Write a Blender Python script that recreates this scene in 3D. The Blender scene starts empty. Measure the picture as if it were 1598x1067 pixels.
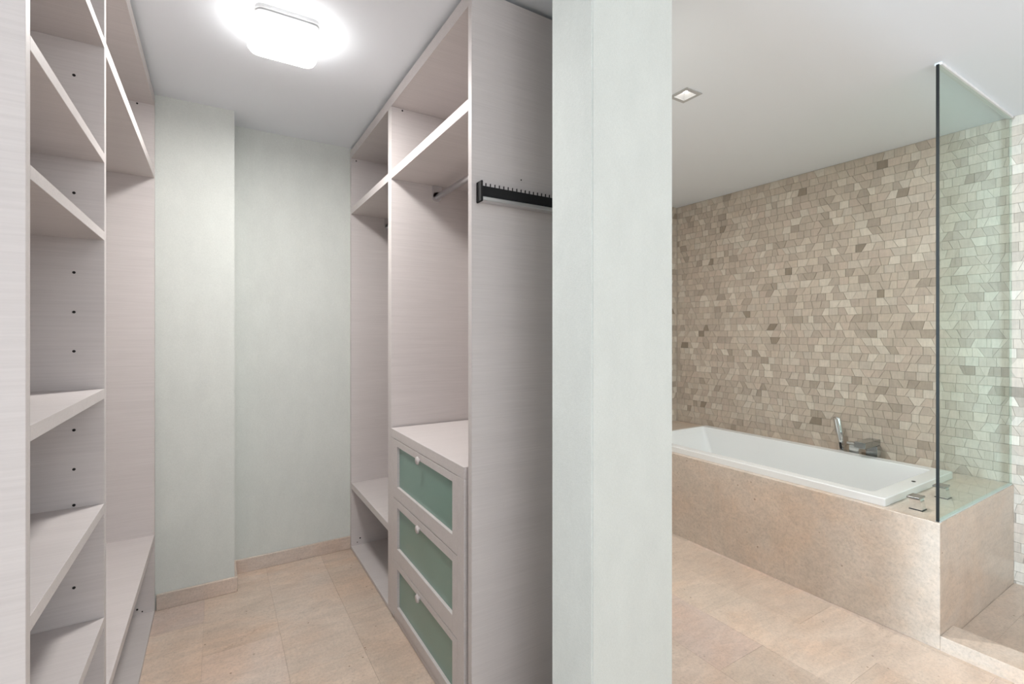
import bpy, bmesh, math, random
from mathutils import Vector, Matrix
random.seed(7)
S = bpy.context.scene
COL = S.collection
# ---------------------------------------------------------------- camera
TH = math.radians(31.5)
CAMH = 1.396
cam = bpy.data.cameras.new('camera')
cam.sensor_width = 36.0
cam.lens = 36.0 * 753 / 1598
cam.shift_y = -13.5 / 1598
cam.clip_start = 0.02
camo = bpy.data.objects.new('camera', cam)
camo.location = (0, 0, CAMH)
camo.rotation_euler = (math.pi / 2, 0, -TH)
COL.objects.link(camo)
S.camera = camo
# ---------------------------------------------------------------- world, lights, exposure
S.view_settings.view_transform = 'Standard'
S.view_settings.look = 'None'
S.view_settings.gamma = 1.0
S.view_settings.use_curve_mapping = False
S.view_settings.exposure = 0.0
W = bpy.data.worlds.new('world'); S.world = W
W.use_nodes = True
W.node_tree.nodes['Background'].inputs[0].default_value = (0.75, 0.87, 1.0, 1)
W.node_tree.nodes['Background'].inputs[1].default_value = 1.0
def area(name, loc, rot, sx, sy, power, color=(1, 1, 1), spread=180):
    l = bpy.data.lights.new(name, 'AREA'); l.shape = 'RECTANGLE'
    l.size = sx; l.size_y = sy; l.energy = power; l.color = color
    l.spread = math.radians(spread)
    o = bpy.data.objects.new(name, l); o.location = loc; o.rotation_euler = rot
    COL.objects.link(o); return o
R = math.radians
LAMP_EMIT = 12.0
DOWN_EMIT = 6.0
def lamp(name, loc, power, color, radius=0.07):
    l = bpy.data.lights.new(name, 'POINT'); l.energy = power; l.color = color; l.shadow_soft_size = radius
    o = bpy.data.objects.new(name, l); o.location = loc; COL.objects.link(o); return o
# daylight through the narrow window in the left wall, shining across the rooms
area('window_daylight_left', (-3.02, 0.44, 1.35), (0, R(-90), 0), 1.9, 0.54, 42, (0.84, 0.92, 1.0))
area('daylight_beyond_left_window', (-9.0, 0.48, 1.3), (0, R(-90), 0), 1.7, 0.25, 1250, (0.62, 0.83, 1.0))
# fill light in an added, unseen wide window behind the camera
area('window_daylight_back', (0.2, -2.45, 1.5), (R(90), 0, 0), 2.6, 1.7, 33, (0.95, 0.98, 1.0))
# unseen point lights above and behind the camera, filling passage and bathroom
lamp('passage_lamp_light', (0.22, -0.22, 2.42), 2, (1.0, 0.98, 0.97))  # position traced back from the wardrobe bay shadows
lamp('passage_lamp_light', (0.5, -1.2, 2.42), 9, (1.0, 0.98, 0.97))  # added to brighten the right wardrobe's outer panel
lamp('bath_lamp_light', (2.5, -0.8, 2.2), 29, (0.93, 0.97, 1.0), 0.12)  # added as general bathroom fill, no fixture built
area('bath_downlight_light', (2.02, 1.622, 2.585), (0, 0, 0), 0.05, 0.05, 25, (1.0, 0.98, 0.95))

# ---------------------------------------------------------------- materials
def newmat(name):
    m = bpy.data.materials.new(name); m.use_nodes = True
    nt = m.node_tree
    return m, nt, nt.nodes['Principled BSDF']
def simple(name, col, rough=0.5, metal=0.0, emit=None, es=0):
    m, nt, b = newmat(name)
    b.inputs['Base Color'].default_value = (*col, 1)
    b.inputs['Roughness'].default_value = rough
    b.inputs['Metallic'].default_value = metal
    if emit:
        b.inputs['Emission Color'].default_value = (*emit, 1)
        b.inputs['Emission Strength'].default_value = es
    return m
def N(nt, t, **kw):
    n = nt.nodes.new(t)
    for k, v in kw.items(): setattr(n, k, v)
    return n
def coords(nt, scale, rot=(0, 0, 0)):
    g = N(nt, 'ShaderNodeNewGeometry')
    mp = N(nt, 'ShaderNodeMapping')
    mp.inputs['Scale'].default_value = scale
    mp.inputs['Rotation'].default_value = rot
    nt.links.new(g.outputs['Position'], mp.inputs['Vector'])
    return mp.outputs['Vector']
def noise(nt, vec, scale, detail=3, rough=0.5, dist=0.0):
    n = N(nt, 'ShaderNodeTexNoise')
    n.inputs['Scale'].default_value = scale
    n.inputs['Detail'].default_value = detail
    n.inputs['Roughness'].default_value = rough
    n.inputs['Distortion'].default_value = dist
    nt.links.new(vec, n.inputs['Vector'])
    return n.outputs['Fac']
def ramp(nt, fac, stops):
    r = N(nt, 'ShaderNodeValToRGB')
    e = r.color_ramp.elements
    e[0].position, e[0].color = stops[0][0], (*stops[0][1], 1)
    e[1].position, e[1].color = stops[-1][0], (*stops[-1][1], 1)
    for p, c in stops[1:-1]:
        x = e.new(p); x.color = (*c, 1)
    nt.links.new(fac, r.inputs[0])
    return r.outputs[0]
def mixc(nt, a, b, fac, mode='MULTIPLY'):
    m = N(nt, 'ShaderNodeMix', data_type='RGBA', blend_type=mode)
    for sock, v in ((m.inputs['Factor'], fac), (m.inputs['A'], a), (m.inputs['B'], b)):
        if hasattr(v, 'links'): nt.links.new(v, sock)
        else: sock.default_value = v
    return m.outputs['Result']
def bump(nt, b, fac, strength, dist=0.001):
    n = N(nt, 'ShaderNodeBump')
    n.inputs['Strength'].default_value = strength
    n.inputs['Distance'].default_value = dist
    nt.links.new(fac, n.inputs['Height'])
    nt.links.new(n.outputs['Normal'], b.inputs['Normal'])
def g3(v): return (v, v, v)

# pale laminate with fine horizontal grain
def laminate():
    m, nt, b = newmat('pale_laminate')
    f1 = noise(nt, coords(nt, (3, 130, 130)), 1.6, 4, 0.6)
    f2 = noise(nt, coords(nt, (1.2, 22, 22)), 1.0, 3, 0.5, 0.3)
    c1 = ramp(nt, f1, [(0.3, (0.605, 0.558, 0.545)), (0.7, (0.66, 0.612, 0.598))])
    c2 = ramp(nt, f2, [(0.3, g3(0.965)), (0.7, g3(1.0))])
    nt.links.new(mixc(nt, c1, c2, 1.0), b.inputs['Base Color'])
    b.inputs['Roughness'].default_value = 0.48
    b.inputs['Specular IOR Level'].default_value = 0.3
    bump(nt, b, f1, 0.04)
    return m
def wallpaper(name, a, bcol):
    m, nt, b = newmat(name)
    f1 = noise(nt, coords(nt, (110, 110, 520)), 1.0, 3, 0.7)
    f2 = noise(nt, coords(nt, (480, 480, 90)), 1.0, 3, 0.7)
    f3 = noise(nt, coords(nt, (4, 4, 2)), 3.0, 4, 0.6)
    mx = N(nt, 'ShaderNodeMath', operation='ADD'); nt.links.new(f1, mx.inputs[0]); nt.links.new(f2, mx.inputs[1])
    hf = N(nt, 'ShaderNodeMath', operation='MULTIPLY'); nt.links.new(mx.outputs[0], hf.inputs[0]); hf.inputs[1].default_value = 0.5
    c = ramp(nt, hf.outputs[0], [(0.3, a), (0.7, bcol)])
    c3 = ramp(nt, f3, [(0.3, g3(0.94)), (0.7, g3(1.0))])
    nt.links.new(mixc(nt, c, c3, 1.0), b.inputs['Base Color'])
    b.inputs['Roughness'].default_value = 0.75
    b.inputs['Specular IOR Level'].default_value = 0.2
    bump(nt, b, hf.outputs[0], 0.5, 0.0015)
    return m
# beige fossil limestone, tinted per slab by the colour attribute 'tint'
def limestone(name, a, bcol, veinstr=0.8, rough=0.32, tint=True, scale=1.0):
    m, nt, b = newmat(name)
    v = coords(nt, (1, 1, 1))
    f1 = noise(nt, v, 2.2 * scale, 7, 0.66, 0.8)
    c = ramp(nt, f1, [(0.34, a), (0.66, bcol)])
    # broad drifts towards peach and towards grey-beige
    fh = noise(nt, coords(nt, (1, 1.6, 1.4), (0, 0, 0.6)), 1.7 * scale, 4, 0.6, 0.5)
    ch = ramp(nt, fh, [(0.34, (1.05, 0.985, 0.93)), (0.5, g3(1.0)), (0.66, (0.955, 0.985, 1.0))])
    c = mixc(nt, c, ch, 1.0)
    f2 = noise(nt, v, 85 * scale, 6, 0.8, 0.3)
    c2 = ramp(nt, f2, [(0.34, g3(0.80)), (0.48, g3(0.98)), (0.66, g3(1.07))])
    c = mixc(nt, c, c2, 1.0)
    # streaky bedding, long and soft
    fs = noise(nt, coords(nt, (3, 11, 16), (0.35, 0.1, 0.5)), 2.2 * scale, 6, 0.7, 0.8)
    c = mixc(nt, c, ramp(nt, fs, [(0.36, g3(0.90)), (0.64, g3(1.04))]), 1.0)
    # sparse thin veins
    f3 = noise(nt, coords(nt, (2.2, 5, 5), (0.3, 0.4, 0.8)), 1.1 * scale, 5, 0.6, 1.4)
    c3 = ramp(nt, f3, [(0.488, g3(1.0)), (0.499, (0.72, 0.67, 0.63)), (0.510, g3(1.0))])
    vg = ramp(nt, noise(nt, v, 3.1 * scale, 3), [(0.55, g3(0)), (0.68, g3(veinstr))])
    c = mixc(nt, c, c3, vg)
    # small dark fossil pits
    vo = N(nt, 'ShaderNodeTexVoronoi'); vo.inputs['Scale'].default_value = 22 * scale
    nt.links.new(v, vo.inputs['Vector'])
    c4 = ramp(nt, vo.outputs['Distance'], [(0.06, (0.50, 0.42, 0.36)), (0.12, g3(1.0))])
    gate = ramp(nt, noise(nt, v, 6.0, 2), [(0.52, g3(0)), (0.6, g3(1))])
    c = mixc(nt, c, c4, gate)
    if tint:
        at = N(nt, 'ShaderNodeVertexColor', layer_name='tint')
        c = mixc(nt, c, at.outputs['Color'], 1.0)
    nt.links.new(c, b.inputs['Base Color'])
    b.inputs['Roughness'].default_value = rough
    b.inputs['Specular IOR Level'].default_value = 0.4
    return m
def mosaic():
    m, nt, b = newmat('mosaic_marble')
    at = N(nt, 'ShaderNodeVertexColor', layer_name='tint')
    f1 = noise(nt, coords(nt, (60, 60, 9), (0.12, 0, 0)), 2.0, 4, 0.6)
    f2 = noise(nt, coords(nt, (1, 1, 1)), 30, 4, 0.6)
    c = ramp(nt, f1, [(0.3, g3(0.88)), (0.7, g3(1.04))])
    c2 = ramp(nt, f2, [(0.3, g3(0.93)), (0.7, g3(1.03))])
    c = mixc(nt, mixc(nt, at.outputs['Color'], c, 1.0), c2, 1.0)
    nt.links.new(c, b.inputs['Base Color'])
    b.inputs['Roughness'].default_value = 0.42
    b.inputs['Specular IOR Level'].default_value = 0.35
    return m
M = dict(
    wood=laminate(),
    paper=wallpaper('woven_wallpaper', (0.62, 0.645, 0.61), (0.73, 0.75, 0.715)),
    ceil=simple('ceiling_paint', (0.85, 0.88, 0.925), 0.9),
    floor=limestone('floor_limestone', (0.63, 0.505, 0.41), (0.735, 0.61, 0.51)),
    slab=limestone('slab_limestone', (0.62, 0.515, 0.425), (0.715, 0.61, 0.52), 0.9, 0.3, False, 0.9),
    base=limestone('baseboard_limestone', (0.58, 0.48, 0.41), (0.66, 0.56, 0.49), 0.5, 0.35, False, 1.2),
    grout=simple('floor_grout', (0.66, 0.54, 0.46), 0.8),
    wgrout=simple('wall_grout', (0.50, 0.435, 0.37), 0.9),
    mosaic=mosaic(),
    tub=simple('white_acrylic', (0.84, 0.845, 0.84), 0.12),
    chrome=simple('chrome', (0.80, 0.82, 0.83), 0.07, 1.0),
    steel=simple('dull_chrome', (0.42, 0.44, 0.45), 0.12, 1.0),  # chrome with the dark reflections of the brown wall put into its colour
    dark=simple('dark_metal', (0.02, 0.02, 0.022), 0.4),
    black=simple('black_plastic', (0.004, 0.004, 0.005), 0.8),
    alu=simple('brushed_aluminium', (0.72, 0.71, 0.72), 0.3, 0.85),
    hole=simple('dark_bore', (0.015, 0.013, 0.012), 0.9),
    gasket=simple('dark_gap', (0.05, 0.045, 0.043), 0.9),
    frost=simple('frosted_green_glass', (0.175, 0.30, 0.245), 0.28),
    white=simple('white_metal', (0.82, 0.82, 0.82), 0.4),
    lampframe=simple('lamp_frame', (0.50, 0.50, 0.50), 0.4),
    lamp=simple('lamp_diffuser', (1, 1, 1), 0.5, 0, (1.0, 0.985, 0.96), LAMP_EMIT),
    down=simple('downlight_lens', (1, 1, 1), 0.5, 0, (1.0, 0.95, 0.88), DOWN_EMIT),
    gedge=simple('glass_cut_edge', (0.002, 0.004, 0.004), 0.35),
    silicone=simple('clear_silicone', (0.62, 0.68, 0.67), 0.4),
    sky=simple('outside_frame', (0.8, 0.8, 0.8), 0.5),
)
M['frost'].node_tree.nodes['Principled BSDF'].inputs['Coat Weight'].default_value = 0.3
M['frost'].node_tree.nodes['Principled BSDF'].inputs['Coat Roughness'].default_value = 0.25
def glassmat():
    m = bpy.data.materials.new('shower_glass'); m.use_nodes = True
    nt = m.node_tree; nt.nodes.clear()
    out = N(nt, 'ShaderNodeOutputMaterial')
    tr = N(nt, 'ShaderNodeBsdfTransparent'); tr.inputs[0].default_value = (0.89, 0.962, 0.93, 1)
    gl = N(nt, 'ShaderNodeBsdfGlossy'); gl.inputs['Roughness'].default_value = 0.0
    fr = N(nt, 'ShaderNodeFresnel'); fr.inputs['IOR'].default_value = 1.45
    mx = N(nt, 'ShaderNodeMixShader')
    ge = N(nt, 'ShaderNodeNewGeometry'); inv = N(nt, 'ShaderNodeMath', operation='SUBTRACT'); inv.inputs[0].default_value = 1
    nt.links.new(ge.outputs['Backfacing'], inv.inputs[1])
    mu = N(nt, 'ShaderNodeMath', operation='MULTIPLY'); nt.links.new(inv.outputs[0], mu.inputs[0]); nt.links.new(fr.outputs[0], mu.inputs[1])
    nt.links.new(mu.outputs[0], mx.inputs[0]); nt.links.new(tr.outputs[0], mx.inputs[1]); nt.links.new(gl.outputs[0], mx.inputs[2])
    nt.links.new(mx.outputs[0], out.inputs[0])
    return m
M['glass'] = glassmat()

# ---------------------------------------------------------------- builders
def setp(o, **kw):
    for k, v in kw.items():
        if v is not None: o[k] = v
    return o
def link(name, bm, mat, parent=None, smooth=False, tint=None, label=None):
    me = bpy.data.meshes.new(name); bm.to_mesh(me); bm.free()
    if tint is not None:
        ca = me.color_attributes.new('tint', 'FLOAT_COLOR', 'POINT')
        for i in range(len(me.vertices)): ca.data[i].color = (*tint, 1)
    for mm in (mat if isinstance(mat, (list, tuple)) else [mat]): me.materials.append(mm)
    if smooth:
        for p in me.polygons: p.use_smooth = True
    o = bpy.data.objects.new(name, me)
    COL.objects.link(o)
    if label: o['label'] = label
    if parent is not None:
        off = Vector(parent.get('_w', (0, 0, 0)))
        me.transform(Matrix.Translation(-off))
        o.parent = parent
        o['_w'] = tuple(off)
    return o
def bx(bm, x0, x1, y0, y1, z0, z1, bev=0.0):
    vs = [bm.verts.new((x, y, z)) for x in (x0, x1) for y in (y0, y1) for z in (z0, z1)]
    fs = [(0, 1, 3, 2), (4, 6, 7, 5), (0, 4, 5, 1), (2, 3, 7, 6), (0, 2, 6, 4), (1, 5, 7, 3)]
    faces = [bm.faces.new([vs[i] for i in f]) for f in fs]
    if bev:
        es = list({e for f in faces for e in f.edges})
        bmesh.ops.bevel(bm, geom=es, offset=bev, segments=1, affect='EDGES', clamp_overlap=True)
def box(name, x0, x1, y0, y1, z0, z1, mat, parent=None, bev=0.0, **kw):
    bm = bmesh.new(); bx(bm, x0, x1, y0, y1, z0, z1, bev)
    o = link(name, bm, mat, parent)
    return setp(o, **kw)
def prism(bm, pts, z0, z1):
    lo = [bm.verts.new((x, y, z0)) for x, y in pts]; hi = [bm.verts.new((x, y, z1)) for x, y in pts]
    n = len(pts)
    bm.faces.new(lo[::-1]); bm.faces.new(hi)
    for i in range(n): bm.faces.new((lo[i], lo[(i + 1) % n], hi[(i + 1) % n], hi[i]))
def cyl(bm, p, q, r, n=20, r2=None):
    p, q = Vector(p), Vector(q); d = (q - p); L = d.length
    mt = Matrix.Translation((p + q) / 2) @ d.to_track_quat('Z', 'Y').to_matrix().to_4x4()
    bmesh.ops.create_cone(bm, cap_ends=True, segments=n, radius1=r, radius2=r if r2 is None else r2, depth=L, matrix=mt)
def thing(name, label, cat, loc, group=None):
    o = bpy.data.objects.new(name, None); COL.objects.link(o)
    o.location = loc; o['_w'] = tuple(loc)
    o.empty_display_size = 0.1
    return setp(o, label=label, category=cat, group=group)
def rrect(x0, x1, y0, y1, r, n=5):
    pts = []
    for cx, cy, a0 in ((x1 - r, y1 - r, 0), (x0 + r, y1 - r, 90), (x0 + r, y0 + r, 180), (x1 - r, y0 + r, 270)):
        for k in range(n + 1):
            a = R(a0 + 90 * k / n); pts.append((cx + r * math.cos(a), cy + r * math.sin(a)))
    return pts
def loft(bm, loops, capb=False, capt=False):
    rings = [[bm.verts.new(p) for p in lp] for lp in loops]
    n = len(rings[0])
    for a, b in zip(rings, rings[1:]):
        for i in range(n): bm.faces.new((a[i], a[(i + 1) % n], b[(i + 1) % n], b[i]))
    if capb: bm.faces.new(rings[0][::-1])
    if capt: bm.faces.new(rings[-1])
    bmesh.ops.recalc_face_normals(bm, faces=bm.faces)

H = 2.6
# ---------------------------------------------------------------- setting
XW = 3.77     # tiled wall behind the tub
YB = 3.12     # tiled end wall of the bathroom
# floor slab and its limestone tiles (running bond, long side away from the camera)
floor = box('floor', -3.1, 3.9, -2.6, 3.4, -0.10, -0.0035, M['grout'], kind='structure')
n_ = 0
cx0 = 0.558 - 0.305 * 12
k = 0
while True:
    x0 = cx0 + k * 0.305
    if x0 > 3.77: break
    off = 2.475 if (k % 2 == 0) else 2.765
    y0 = off - 0.61 * 9
    while y0 < 3.24:
        xa, xb, ya, yb = max(x0, -3.05), min(x0 + 0.305, 3.77), max(y0, -2.5), min(y0 + 0.61, 3.235)
        y0 += 0.61
        if xb - xa < 0.02 or yb - ya < 0.02: continue
        if xb < -0.3 and ya > 1.1: continue
        if xa > 2.72: continue
        g = 0.0003
        t = random.uniform(0.88, 1.05); w = random.uniform(-0.04, 0.04)
        dz = random.uniform(-0.0004, 0.0)
        bm = bmesh.new(); bx(bm, xa + g, xb - g, ya + g, yb - g, -0.004, dz, 0.0004)
        o = link('tile', bm, M['floor'], floor, tint=(t, t * (1 - abs(w) * 0.5), t * (1 - w)))
    k += 1
# ceiling with the recess for the downlight
DX, DY, DH = 2.02, 1.622, 0.042
bm = bmesh.new()
bx(bm, -3.1, DX - DH, -2.6, 3.4, H, H + 0.12)
bx(bm, DX + DH, 3.9, -2.6, 3.4, H, H + 0.12)
bx(bm, DX - DH, DX + DH, -2.6, DY - DH, H, H + 0.12)
bx(bm, DX - DH, DX + DH, DY + DH, 3.4, H, H + 0.12)
setp(link('ceiling', bm, M['ceil']), kind='structure')
# partition between closet and bathroom, with the jamb end the camera sees
bm = bmesh.new()
prism(bm, [(0.867, 1.0), (1.189, 1.0), (1.189, 1.14), (1.35, 1.14), (1.35, 3.28), (1.25, 3.28), (1.25, 1.181), (0.867, 1.181)], 0, H)
bmesh.ops.recalc_face_normals(bm, faces=bm.faces)
es = [e for e in bm.edges if abs(e.verts[0].co.z - e.verts[1].co.z) > 1 and e.verts[0].co.y < 1.16]
bmesh.ops.bevel(bm, geom=es, offset=0.004, segments=3, affect='EDGES')
setp(link('wall_middle', bm, M['paper']), kind='structure')
# closet back wall with the stub on its left
bm = bmesh.new()
prism(bm, [(-0.80, 3.015), (0.084, 3.015), (0.084, 3.23), (1.25, 3.23), (1.25, 3.33), (-0.80, 3.33)], 0, H)
bmesh.ops.recalc_face_normals(bm, faces=bm.faces)
setp(link('wall_back', bm, M['paper']), kind='structure')
box('wall_left', -0.90, -0.80, 1.20, 3.33, 0, H, M['paper'], kind='structure')
box('wall_front', -3.0, -0.80, 1.08, 1.20, 0, H, M['paper'], kind='structure')
# passage walls behind the camera, left one with a narrow window, rear one with a wide window added for fill light
def wall_with_hole(name, axis, pos, th, a0, a1, h0, h1, hz0, hz1):
    bm = bmesh.new()
    def b(a, b_, z0, z1):
        if axis == 'x': bx(bm, pos, pos + th, a, b_, z0, z1)
        else: bx(bm, a, b_, pos, pos + th, z0, z1)
    b(a0, h0, 0, H); b(h1, a1, 0, H); b(h0, h1, 0, hz0); b(h0, h1, hz1, H)
    setp(link(name, bm, M['paper']), kind='structure')
wall_with_hole('wall_passage', 'x', -3.1, 0.1, -2.6, 1.2, 0.16, 0.72, 0.38, 2.32)
wall_with_hole('wall_rear', 'y', -2.6, 0.1, -3.0, XW, -1.1, 1.5, 0.65, 2.35)
for i, (ax, p, a0, a1, z0, z1) in enumerate((('x', -3.09, 0.13, 0.75, 0.35, 2.35), ('y', -2.59, -1.1, 1.5, 0.65, 2.35))):
    bm = bmesh.new(); w = 0.04
    for (u0, u1, v0, v1) in ((a0, a0 + w, z0, z1), (a1 - w, a1, z0, z1), (a0, a1, z0, z0 + w), (a0, a1, z1 - w, z1)):
        if ax == 'x': bx(bm, p, p + 0.06, u0, u1, v0, v1)
        else: bx(bm, u0, u1, p, p + 0.06, v0, v1)
    setp(link('window_%d' % (i + 1), bm, M['white']), kind='structure')  # second frame belongs to the added rear opening

# baseboards in the closet
BH = 0.08
box('baseboard_stub', -0.258, 0.098, 3.0, 3.015, 0, BH, M['base'], bev=0.002, kind='structure')
box('baseboard_stub_side', 0.084, 0.098, 3.015, 3.23, 0, BH, M['base'], bev=0.002, kind='structure')
box('baseboard_back', 0.098, 0.742, 3.215, 3.23, 0, BH, M['base'], bev=0.002, kind='structure')

# ---------------------------------------------------------------- mosaic walls
def proj(x, y, z):
    s, c = math.sin(TH), math.cos(TH)
    zc = s * x + c * y; xc = c * x - s * y
    if zc < 0.05: return None
    return (799 + 753 * xc / zc, 520 - 753 * (z - CAMH) / zc)
TONES = [(0.595, 0.505, 0.42), (0.575, 0.485, 0.40), (0.62, 0.535, 0.445), (0.555, 0.47, 0.39), (0.64, 0.56, 0.475), (0.53, 0.445, 0.37), (0.585, 0.485, 0.405)]
def pick_tone(shift=0.0):
    r = random.random()
    if r < 0.012: c = (0.33, 0.27, 0.21)
    elif r < 0.09: c = (0.45, 0.375, 0.305)
    elif r < 0.2: c = (0.68, 0.605, 0.515)
    else: c = random.choice(TONES)
    f = random.uniform(0.90, 1.07)
    return tuple(v * f for v in c)
def mosaic_rows(u0, u1, z0, z1, ph=0.0535):
    out = []; z = H - 0.004
    row = 0
    while z > z0:
        zb = max(z - ph, z0)
        if z - zb < 0.012: break
        u = u0 - random.uniform(0, 0.05); sl = 0.0; ub, ut = u, u
        while min(ub, ut) < u1:
            w = random.choice((0.04, 0.05, 0.06, 0.06, 0.075))
            s = random.choice((0, 0, 0, 0, 0.006, -0.006, 0.011, -0.011, 0.015, -0.015))
            mid = (ub + ut) / 2 + w
            nb, ntp = mid - s, mid + s
            nb = max(nb, ub + 0.012); ntp = max(ntp, ut + 0.012)
            q = [(max(ub, u0), zb), (min(nb, u1), zb), (min(ntp, u1), z), (max(ut, u0), z)]
            if q[1][0] - q[0][0] > 0.006 and q[2][0] - q[3][0] > 0.006: out.append(q)
            ub, ut = nb, ntp
        z = zb; row += 1
    return out
def shrink(q, g):
    h = g * 0.6
    return [(q[0][0] + h, q[0][1] + g), (q[1][0] - h, q[1][1] + g), (q[2][0] - h, q[2][1] - g), (q[3][0] + h, q[3][1] - g)]
def tile_geo(bm, q, to3, depth):
    q = shrink(q, 0.0009)
    a = [bm.verts.new(to3(u, z, 0)) for u, z in q]
    qi = shrink(q, 0.0008)
    b = [bm.verts.new(to3(u, z, depth - 0.0008)) for u, z in q]
    c = [bm.verts.new(to3(u, z, depth)) for u, z in qi]
    for r0, r1 in ((a, b), (b, c)):
        for i in range(4): bm.faces.new((r0[i], r0[(i + 1) % 4], r1[(i + 1) % 4], r1[i]))
    bm.faces.new(c)
    return a + b + c
def stuff_tiles(name, quads, to3, parent):
    bm = bmesh.new(); lay = bm.verts.layers.float_color.new('tint')
    for q, t, d in quads:
        for v in tile_geo(bm, q, to3, d): v[lay] = (*t, 1)
    bmesh.ops.recalc_face_normals(bm, faces=bm.faces)
    return setp(link(name, bm, M['mosaic'], parent), kind='stuff')
wr = box('wall_right', XW + 0.004, XW + 0.12, -2.6, YB + 0.12, 0, H, M['wgrout'], kind='structure')
quads = mosaic_rows(0.845, YB, 0.50, H) + mosaic_rows(-0.6, 0.845, 0.0, H)
to3r = lambda u, z, d: (XW + 0.004 - d, u, z)
rated = []
for q in quads:
    ps = [proj(XW, u, z) for u, z in q]
    ar = 0
    if all(ps):
        if all(0 < p[0] < 1598 and 0 < p[1] < 1067 for p in ps) and not (q[0][0] > 0.845 and q[0][1] < 0.6):
            ar = abs(sum(ps[i][0] * ps[(i + 1) % 4][1] - ps[(i + 1) % 4][0] * ps[i][1] for i in range(4))) / 2
    rated.append((ar, q, pick_tone(), random.uniform(0.0036, 0.005)))
rated.sort(key=lambda t: -t[0])
for ar, q, t, d in rated[:296]:
    bm = bmesh.new(); tile_geo(bm, q, to3r, d)
    bmesh.ops.recalc_face_normals(bm, faces=bm.faces)
    link('tile', bm, M['mosaic'], wr, tint=t)
stuff_tiles('small_tiles', [(q, t, d) for ar, q, t, d in rated[296:]], to3r, wr)
we = box('wall_end', 1.35, XW + 0.0035, YB + 0.004, YB + 0.12, 0, H, M['wgrout'], kind='structure')
quads = mosaic_rows(1.35, XW - 0.004, 0.0, H)
stuff_tiles('small_tiles', [(q, pick_tone(), random.uniform(0.0036, 0.005)) for q in quads], lambda u, z, d: (u, YB + 0.004 - d, z), we)

# ---------------------------------------------------------------- tub surround, tub, shower
TF = 2.717; DT = 0.558; DY0 = 0.827
TX0, TX1, TY0, TY1 = 2.754, 3.63, 1.046, 2.70
t = thing('tub_surround', 'beige limestone surround with veined front slab, boxed in around the white bathtub', 'tub surround', (TF, DY0, 0))
box('front_slab', TF, TF + 0.02, DY0, YB - 0.002, 0, DT - 0.0, M['slab'], t, 0.0012)
box('end_slab', TF + 0.0205, XW - 0.002, DY0, DY0 + 0.02, 0, DT, M['slab'], t, 0.0008)
bm = bmesh.new()
z0, z1 = DT - 0.02, DT
ox0, ox1, oy0, oy1 = TF + 0.0205, XW - 0.002, DY0 + 0.0205, YB - 0.002
bx(bm, ox0, ox1, oy0, TY0 + 0.03, z0, z1)
bx(bm, ox0, ox1, TY1 - 0.03, oy1, z0, z1)
bx(bm, ox0, TX0 + 0.03, TY0 + 0.03, TY1 - 0.03, z0, z1)
bx(bm, TX1 - 0.03, ox1, TY0 + 0.03, TY1 - 0.03, z0, z1)
link('deck_slab', bm, M['slab'], t)
box('edge_strip', TX0 - 0.004, TX1 + 0.02, TY1 + 0.004, TY1 + 0.035, DT, DT + 0.006, M['base'], t)

t = thing('bathtub', 'white rectangular drop-in bathtub with a flat raised rim set in the beige stone surround', 'bathtub', ((TX0 + TX1) / 2, (TY0 + TY1) / 2, DT))
RT = 0.598
def L(x0, x1, y0, y1, r, z): return [(x, y, z) for x, y in rrect(x0, x1, y0, y1, r)]
bm = bmesh.new()
ix0, ix1, iy0, iy1 = TX0 + 0.068, TX1 - 0.075, TY0 + 0.08, TY1 - 0.03
loft(bm, [L(TX0 + .045, TX1 - .045, TY0 + .045, TY1 - .045, .02, .15),
          L(TX0 + .045, TX1 - .045, TY0 + .045, TY1 - .045, .02, DT + .001),
          L(TX0, TX1, TY0, TY1, .008, DT + .001), L(TX0, TX1, TY0, TY1, .008, RT - .004),
          L(TX0 + .004, TX1 - .004, TY0 + .004, TY1 - .004, .008, RT),
          L(ix0 - .004, ix1 + .004, iy0 - .004, iy1 + .004, .022, RT),
          L(ix0, ix1, iy0, iy1, .02, RT - .005),
          L(ix0 + .035, ix1 - .035, iy0 + .05, iy1 - .10, .04, .36),
          L(ix0 + .055, ix1 - .055, iy0 + .08, iy1 - .20, .06, .20),
          L(ix0 + .10, ix1 - .10, iy0 + .14, iy1 - .28, .05, .165)], True, True)
sh = link('shell', bm, M['tub'], t)
bm = bmesh.new(); cyl(bm, (3.22, 1.40, .165), (3.22, 1.40, .170), .03)
link('drain', bm, M['chrome'], t, label='chrome drain plug')
bm = bmesh.new(); cyl(bm, (3.20, 1.085, RT), (3.20, 1.085, RT + .003), .009, 14)
link('overflow_button', bm, M['dark'], t, label='small dark overflow button')

# faucet handles on the deck at the near end
def handle(x, y, label):
    t = thing('faucet_handle', label, 'faucet handle', (x, y, DT), 'square chrome faucet handles on the deck')
    bm = bmesh.new(); bx(bm, x - .027, x + .027, y - .027, y + .027, DT, DT + .004, .001)
    link('base_plate', bm, M['dark'], t)
    bm = bmesh.new()
    loft(bm, [[(x - .024, y - .024, DT + .004), (x + .024, y - .024, DT + .004), (x + .024, y + .024, DT + .004), (x - .024, y + .024, DT + .004)],
              [(x - .028, y - .018, DT + .056), (x + .014, y - .018, DT + .056), (x + .014, y + .024, DT + .056), (x - .028, y + .024, DT + .056)]], True, True)
    link('body', bm, M['chrome'], t)
    bm = bmesh.new(); bx(bm, x - .050, x + .022, y - .022, y + .028, DT + .0565, DT + .066, .0015)
    link('lever', bm, M['steel'], t)
handle(2.853, .951, 'square chrome faucet handle nearest the front corner of the stone deck, clear of the glass')
handle(3.165, .951, 'square chrome faucet handle farther along the deck, half hidden behind the dark glass edge')

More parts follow.
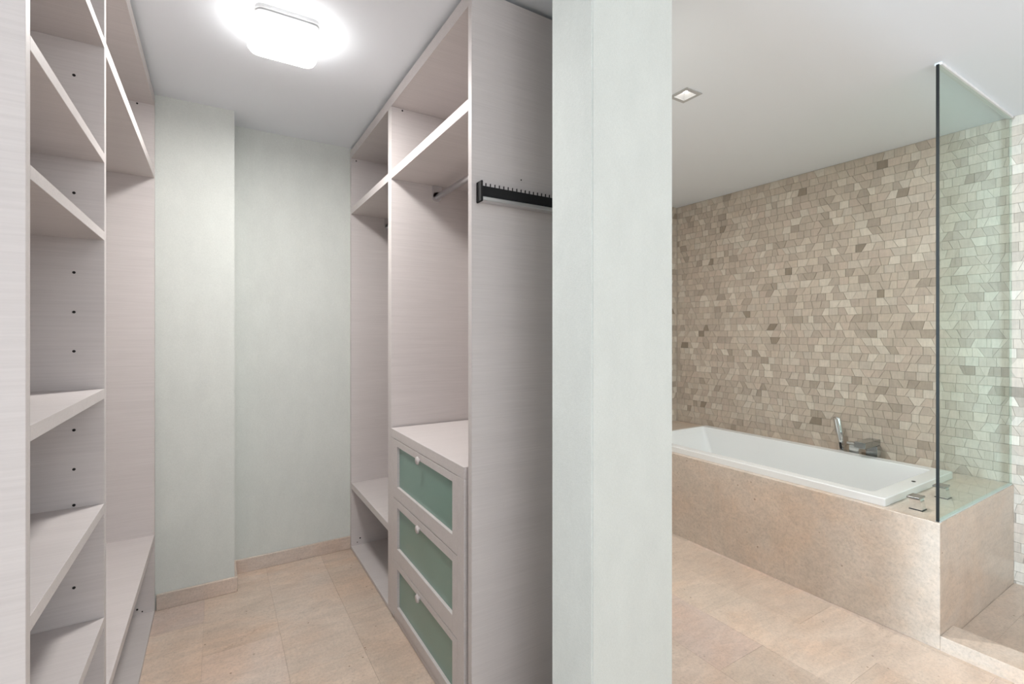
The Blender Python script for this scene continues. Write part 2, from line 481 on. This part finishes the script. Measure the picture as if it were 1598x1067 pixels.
# hand shower behind the tub
t = thing('hand_shower', 'slim upright chrome hand shower standing in its holder behind the tub against the mosaic wall', 'hand shower', (3.69, 1.66, DT))
bm = bmesh.new(); bx(bm, 3.665, 3.715, 1.630, 1.672, DT, DT + .035, .003)
link('holder', bm, M['chrome'], t)
bm = bmesh.new()
def hs(z, w, dx): # a leaning flat wand
    return [(3.69 + dx + a * .011, 1.652 + (z - .59) * .13 + b * w, z) for a, b in ((-1, -1), (1, -1), (1, 1), (-1, 1))]
loft(bm, [hs(.594, .012, 0), hs(.66, .015, -.002), hs(.70, .02, -.004), hs(.80, .022, -.01), hs(.815, .018, -.011)], True, True)
bmesh.ops.bevel(bm, geom=list(bm.edges), offset=.0025, segments=2, affect='EDGES', clamp_overlap=True)
link('wand', bm, M['chrome'], t, True)
bm = bmesh.new()
loft(bm, [[(3.6815 + dx, 1.652 + (z - .59) * .13 + s * w, z) for (dx, s) in ((-.004, -1), (.001, -1), (.001, 1), (-.004, 1))] for z, w in ((.60, .007), (.66, .008), (.735, .009), (.75, .004))], True, True)
link('grip_inlay', bm, M['dark'], t, label='dark inlay down the grip')
# spout
t = thing('tub_spout', 'low square chrome tub spout on the deck behind the tub, right of the hand shower', 'tub spout', (3.69, 1.47, DT))
box('body', 3.665, 3.715, 1.435, 1.50, DT + .001, .66, M['steel'], t, .002)
box('arm', 3.50, 3.715, 1.435, 1.50, .6605, .70, M['steel'], t, .003)
box('valve_body', 3.665, 3.705, 1.54, 1.60, DT + .001, .645, M['chrome'], t, .003)
box('valve_lever', 3.655, 3.705, 1.5405, 1.61, .6455, .66, M['chrome'], t, .002)

# glass screen
t = thing('glass_screen', 'clear green-tinted fixed glass panel from the stone deck to the ceiling, dark front edge', 'glass screen', (TF + .01, .84, DT))
GY0, GY1 = .834, .845
box('pane', TF + .020, XW - .006, GY0, GY1, DT + .004, H - .012, M['glass'], t)
box('cut_edge', TF + .012, TF + .0198, GY0, GY1, DT + .002, H - .010, M['gedge'], t, .0008, label='near-black polished vertical edge')
box('ceiling_channel', TF + .022, XW - .006, GY0 - .008, GY1 + .008, H - .012, H, M['white'], t, .001, label='slim white channel on the ceiling')
box('sealant', TF + .020, XW - .006, GY0 - .004, GY1 + .004, DT + .0004, DT + .004, M['silicone'], t, label='pale sealant line under the pane')

# shower curb and shower floor
cb = box('trim_1', TF, TF + .15, -.9, DY0 - .0005, -.003, .064, M['slab'], bev=.0015, kind='structure')
sf = box('floor_shower', TF + .151, XW + .003, -.9, DY0 - .001, -.003, .012, M['grout'], kind='structure')
sx0, sx1 = TF + .153, XW + .001
ys = [DY0 - .0005, DY0 - .115]
while ys[-1] > -.9: ys.append(ys[-1] - .61)
for i in range(len(ys) - 1):
    for (xa, xb) in ((sx0, sx0 + .45), (sx0 + .452, sx1)) if i else ((sx0, sx0 + .60), (sx0 + .602, sx1)):
        bm = bmesh.new(); bx(bm, xa, xb, max(ys[i + 1], -.9) + .0006, ys[i] - .0006, .011, .0135, .0004)
        tt = random.uniform(.9, 1.0)
        link('tile', bm, M['floor'], sf, tint=(tt, tt, tt))

# downlight in the bathroom ceiling
t = thing('downlight', 'small square recessed ceiling downlight with grey trim, above the bathroom floor', 'downlight', (DX, DY, H))
bm = bmesh.new()
q = .058
for a in ((-q, q, -q, -DH + .004), (-q, q, DH - .004, q), (-q, -DH + .004, -DH + .004, DH - .004), (DH - .004, q, -DH + .004, DH - .004)):
    bx(bm, DX + a[0], DX + a[1], DY + a[2], DY + a[3], H - .004, H - .0005)
link('trim_ring', bm, M['lampframe'], t)
bm = bmesh.new()
loft(bm, [L(DX - .040, DX + .040, DY - .040, DY + .040, .002, H + .0005), L(DX - .030, DX + .030, DY - .030, DY + .030, .002, H + .03)])
link('baffle', bm, M['lampframe'], t)
box('lens', DX - .030, DX + .030, DY - .030, DY + .030, H + .0305, H + .034, M['down'], t, label='glowing warm white lens')

# ceiling lamp in the closet
LX, LY = .232, 2.085
t = thing('ceiling_lamp', 'lit square flush ceiling lamp with rounded white diffuser and grey metal base, above the closet', 'ceiling lamp', (LX, LY, H))
bm = bmesh.new()
def LQ(h, r, z): return L(LX - h, LX + h, LY - h, LY + h, r, z)
loft(bm, [LQ(.112, .03, H - .0005), LQ(.112, .03, H - .014), LQ(.106, .03, H - .018), LQ(.112, .03, H - .022), LQ(.112, .03, H - .038)], True, True)
link('base', bm, M['lampframe'], t)
bm = bmesh.new()
loft(bm, [LQ(.112, .03, H - .0385), LQ(.124, .035, H - .046), LQ(.126, .035, H - .066), LQ(.118, .035, H - .080), LQ(.10, .03, H - .085)], True, True)
link('diffuser', bm, M['lamp'], t, True, label='glowing white diffuser')
area('closet_lamp_light', (LX, LY, H - .088), (0, 0, 0), .2, .2, 19, (1.0, .985, .96))

# ---------------------------------------------------------------- wardrobes
LXF, LXB = -.262, -.79
t = thing('wardrobe', 'open pale grey wood-look wardrobe on the left with closely stacked shelves', 'wardrobe', ((LXF + LXB) / 2, 2.04, 0))
wl = t
w = M['wood']
TP0, TP1 = 2.528, 2.58
box('side_panel', LXB, LXF, 1.073, 1.095, 0, TP1, w, t, .0006)
dv = box('divider', LXB + .012, LXF, 1.715, 1.738, 0.0205, TP0 - .0005, w, t, .0006)
box('side_panel', LXB, LXF, 2.970, 2.994, 0, TP1, w, t, .0006)
box('top_panel', LXB + .012, LXF, 1.0955, 2.9695, TP0, TP1, w, t, .0006)
box('base_panel', LXB + .012, LXF, 1.0955, 2.9695, 0, .020, w, t, .0006)
box('back_panel', LXB, LXB + .0115, 1.0955, 2.9695, 0, TP1, w, t)
for z0, z1 in ((2.180, 2.206), (1.864, 1.889), (1.651, 1.675), (1.217, 1.244), (.903, .929), (.590, .617), (.28, .305)):
    box('shelf', LXB + .012, LXF, 1.0955, 1.7145, z0, z1, w, t, .0006)
for z0, z1 in ((2.168, 2.206), (.362, .395)):
    box('shelf', LXB + .012, LXF, 1.7385, 2.9695, z0, z1, w, t, .0006)
hb = bmesh.new(); cyl(hb, (0, 0, 0), (0, -.0012, 0), .0036, 12)
hm = bpy.data.meshes.new('pin_hole'); hb.to_mesh(hm); hb.free(); hm.materials.append(M['hole'])
def pin(parent, x, y, z, r=1.0):
    o = bpy.data.objects.new('pin_hole', hm); COL.objects.link(o); o.parent = parent
    off = Vector(parent['_w']); o.location = Vector((x, y, z)) - off; o.scale = (r, 1, r)
for z in (2.087, 1.772, 1.559, 1.453, 1.348, 1.137, 1.032, .936, .715, .542): pin(wl, -.325, 1.7148, z)
pin(wl, -.33, 2.9698, .045, 1.3); pin(wl, -.31, 2.9698, .03, .9)
pin(wl, -.33, 2.9698, 2.52, 1.2)

RXF, RXB = .743, 1.243
t = thing('wardrobe', 'open pale grey wood-look wardrobe on the right holding the drawer chest and two hanging rails', 'wardrobe', ((RXF + RXB) / 2, 2.35, 0))
wrd = t
box('side_panel', RXF, RXB, 1.476, 1.503, 0, TP1, w, t, .0006)
box('divider', RXF, RXB - .012, 2.364, 2.416, .0205, TP0 - .0005, w, t, .0006)
box('side_panel', RXF, RXB, 3.202, 3.226, .0, TP1, w, t, .0006)
box('top_panel', RXF, RXB - .012, 1.5035, 3.2015, TP0, TP1, w, t, .0006)
box('base_panel', RXF, RXB - .012, 1.5035, 3.2015, .003, .020, w, t, .0006)
box('back_panel', RXB - .0115, RXB, 1.5035, 3.2015, 0, TP1, w, t)
box('shelf', RXF, RXB - .012, 1.5035, 2.3635, 2.166, 2.207, w, t, .0006)
box('shelf', RXF, RXB - .012, 2.4165, 3.2015, 2.166, 2.207, w, t, .0006)
box('shelf', RXF + .002, RXB - .012, 2.4165, 3.2015, .392, .430, w, t, .0006)
def rail(y0, y1):
    bm = bmesh.new(); cyl(bm, (.985, y0 + .003, 2.108), (.985, y1 - .003, 2.108), .0135, 24)
    rl = link('hanging_rail', bm, M['alu'], wrd, True, label='round satin metal rail')
    for ya, yb in ((y0, y0 + .010), (y1 - .010, y1)):
        bm = bmesh.new()
        bx(bm, .960, 1.010, ya, yb, 2.108, 2.1655)
        cyl(bm, (.985, ya, 2.108), (.985, yb, 2.108), .025, 24)
        link('bracket', bm, M['alu'], rl)
rail(1.5035, 2.3635); rail(2.4165, 3.2015)
pin(wrd, .80, 2.3638, 2.518, 1.2); pin(wrd, .775, 3.2018, 2.515, 1.2)
pin(wrd, .80, 3.2018, .062, 1.3); pin(wrd, .782, 3.2018, .038, .9)
pin(wrd, .943, 1.4758, 1.952, .7)

# chest of drawers standing in the right wardrobe
CF = .737
t = thing('chest_of_drawers', 'three-drawer chest with frosted green glass fronts in the right wardrobe', 'chest of drawers', (.98, 1.94, .021))
C0, C1 = 1.524, 2.352
box('top', CF, RXB - .02, C0, C1, .886, .928, w, t, .0012)
box('side_panel', CF, RXB - .02, C1 - .046, C1, .021, .8855, w, t, .0002)
box('side_panel', CF, RXB - .02, C0, C0 + .056, .021, .8855, w, t, .0002)
box('back_panel', RXB - .028, RXB - .0205, C0 + .057, C1 - .047, .021, .8855, w, t)
box('plinth', CF + .006, RXB - .03, C0 + .0565, C1 - .0465, .021, .038, w, t)
D0, D1 = C0 + .0564, C1 - .0464
for zb, zt, gz0, gz1 in ((.6005, .8835, .660, .853), (.2990, .5965, .365, .561), (.042, .2950, .084, .268)):
    y0g, y1g = 1.622, 2.254
    bm = bmesh.new()
    bx(bm, CF, CF + .020, D0, y0g, zb, zt, .0003); bx(bm, CF, CF + .020, y1g, D1, zb, zt, .0003)
    bx(bm, CF, CF + .020, y0g, y1g, zb, gz0, .0008); bx(bm, CF, CF + .020, y0g, y1g, gz1, zt, .0008)
    fr = link('drawer', bm, w, t)
    bm = bmesh.new(); bx(bm, CF + .012, CF + .017, y0g - .001, y1g + .001, gz0 - .001, gz1 + .001)
    link('glass_front', bm, M['frost'], fr, label='frosted green glass')
    bm = bmesh.new()
    bx(bm, CF + .0205, RXB - .04, D0 + .01, D0 + .02, zb + .02, zt - .05); bx(bm, CF + .0205, RXB - .04, D1 - .02, D1 - .01, zb + .02, zt - .05)
    bx(bm, CF + .0205, RXB - .04, D0 + .02, D1 - .02, zb + .02, zb + .03); bx(bm, RXB - .05, RXB - .04, D0 + .02, D1 - .02, zb + .03, zt - .05)
    link('box', bm, w, fr)
    # small tab knob on the upper rail, lapping over the glass
    bm = bmesh.new()
    ky, kz = 1.955, gz1 + .003
    cyl(bm, (CF, ky, kz), (CF - .008, ky, kz), .007, 16)
    cyl(bm, (CF - .008, ky, kz), (CF - .015, ky, kz), .018, 20, .015)
    link('knob', bm, w, fr, True)

# tie rack on the outer side panel
t = thing('tie_rack', 'black pull-out tie rack with small pegs and silver rail on the wardrobe side panel', 'tie rack', (.78, 1.45, 1.87))
box('rail', .768, 1.20, 1.440, 1.4755, 1.846, 1.860, M['alu'], t, .002, label='silver rail')
box('peg_bar', .768, 1.20, 1.446, 1.4735, 1.8605, 1.897, M['black'], t, .001)
box('end_cap', .760, .7675, 1.438, 1.4755, 1.842, 1.913, M['black'], t, .002)
bm = bmesh.new(); bx(bm, -.0011, .0011, -.002, .002, 0, .011)
pm = bpy.data.meshes.new('peg'); bm.to_mesh(pm); bm.free(); pm.materials.append(M['black'])
x = .784
while x < 1.195:
    for dy in (1.450,):
        o = bpy.data.objects.new('peg', pm); COL.objects.link(o); o.parent = t
        o.location = Vector((x, dy, 1.897)) - Vector(t['_w'])
    x += .0178
for o in bpy.data.objects:
    if '_w' in o: del o['_w']
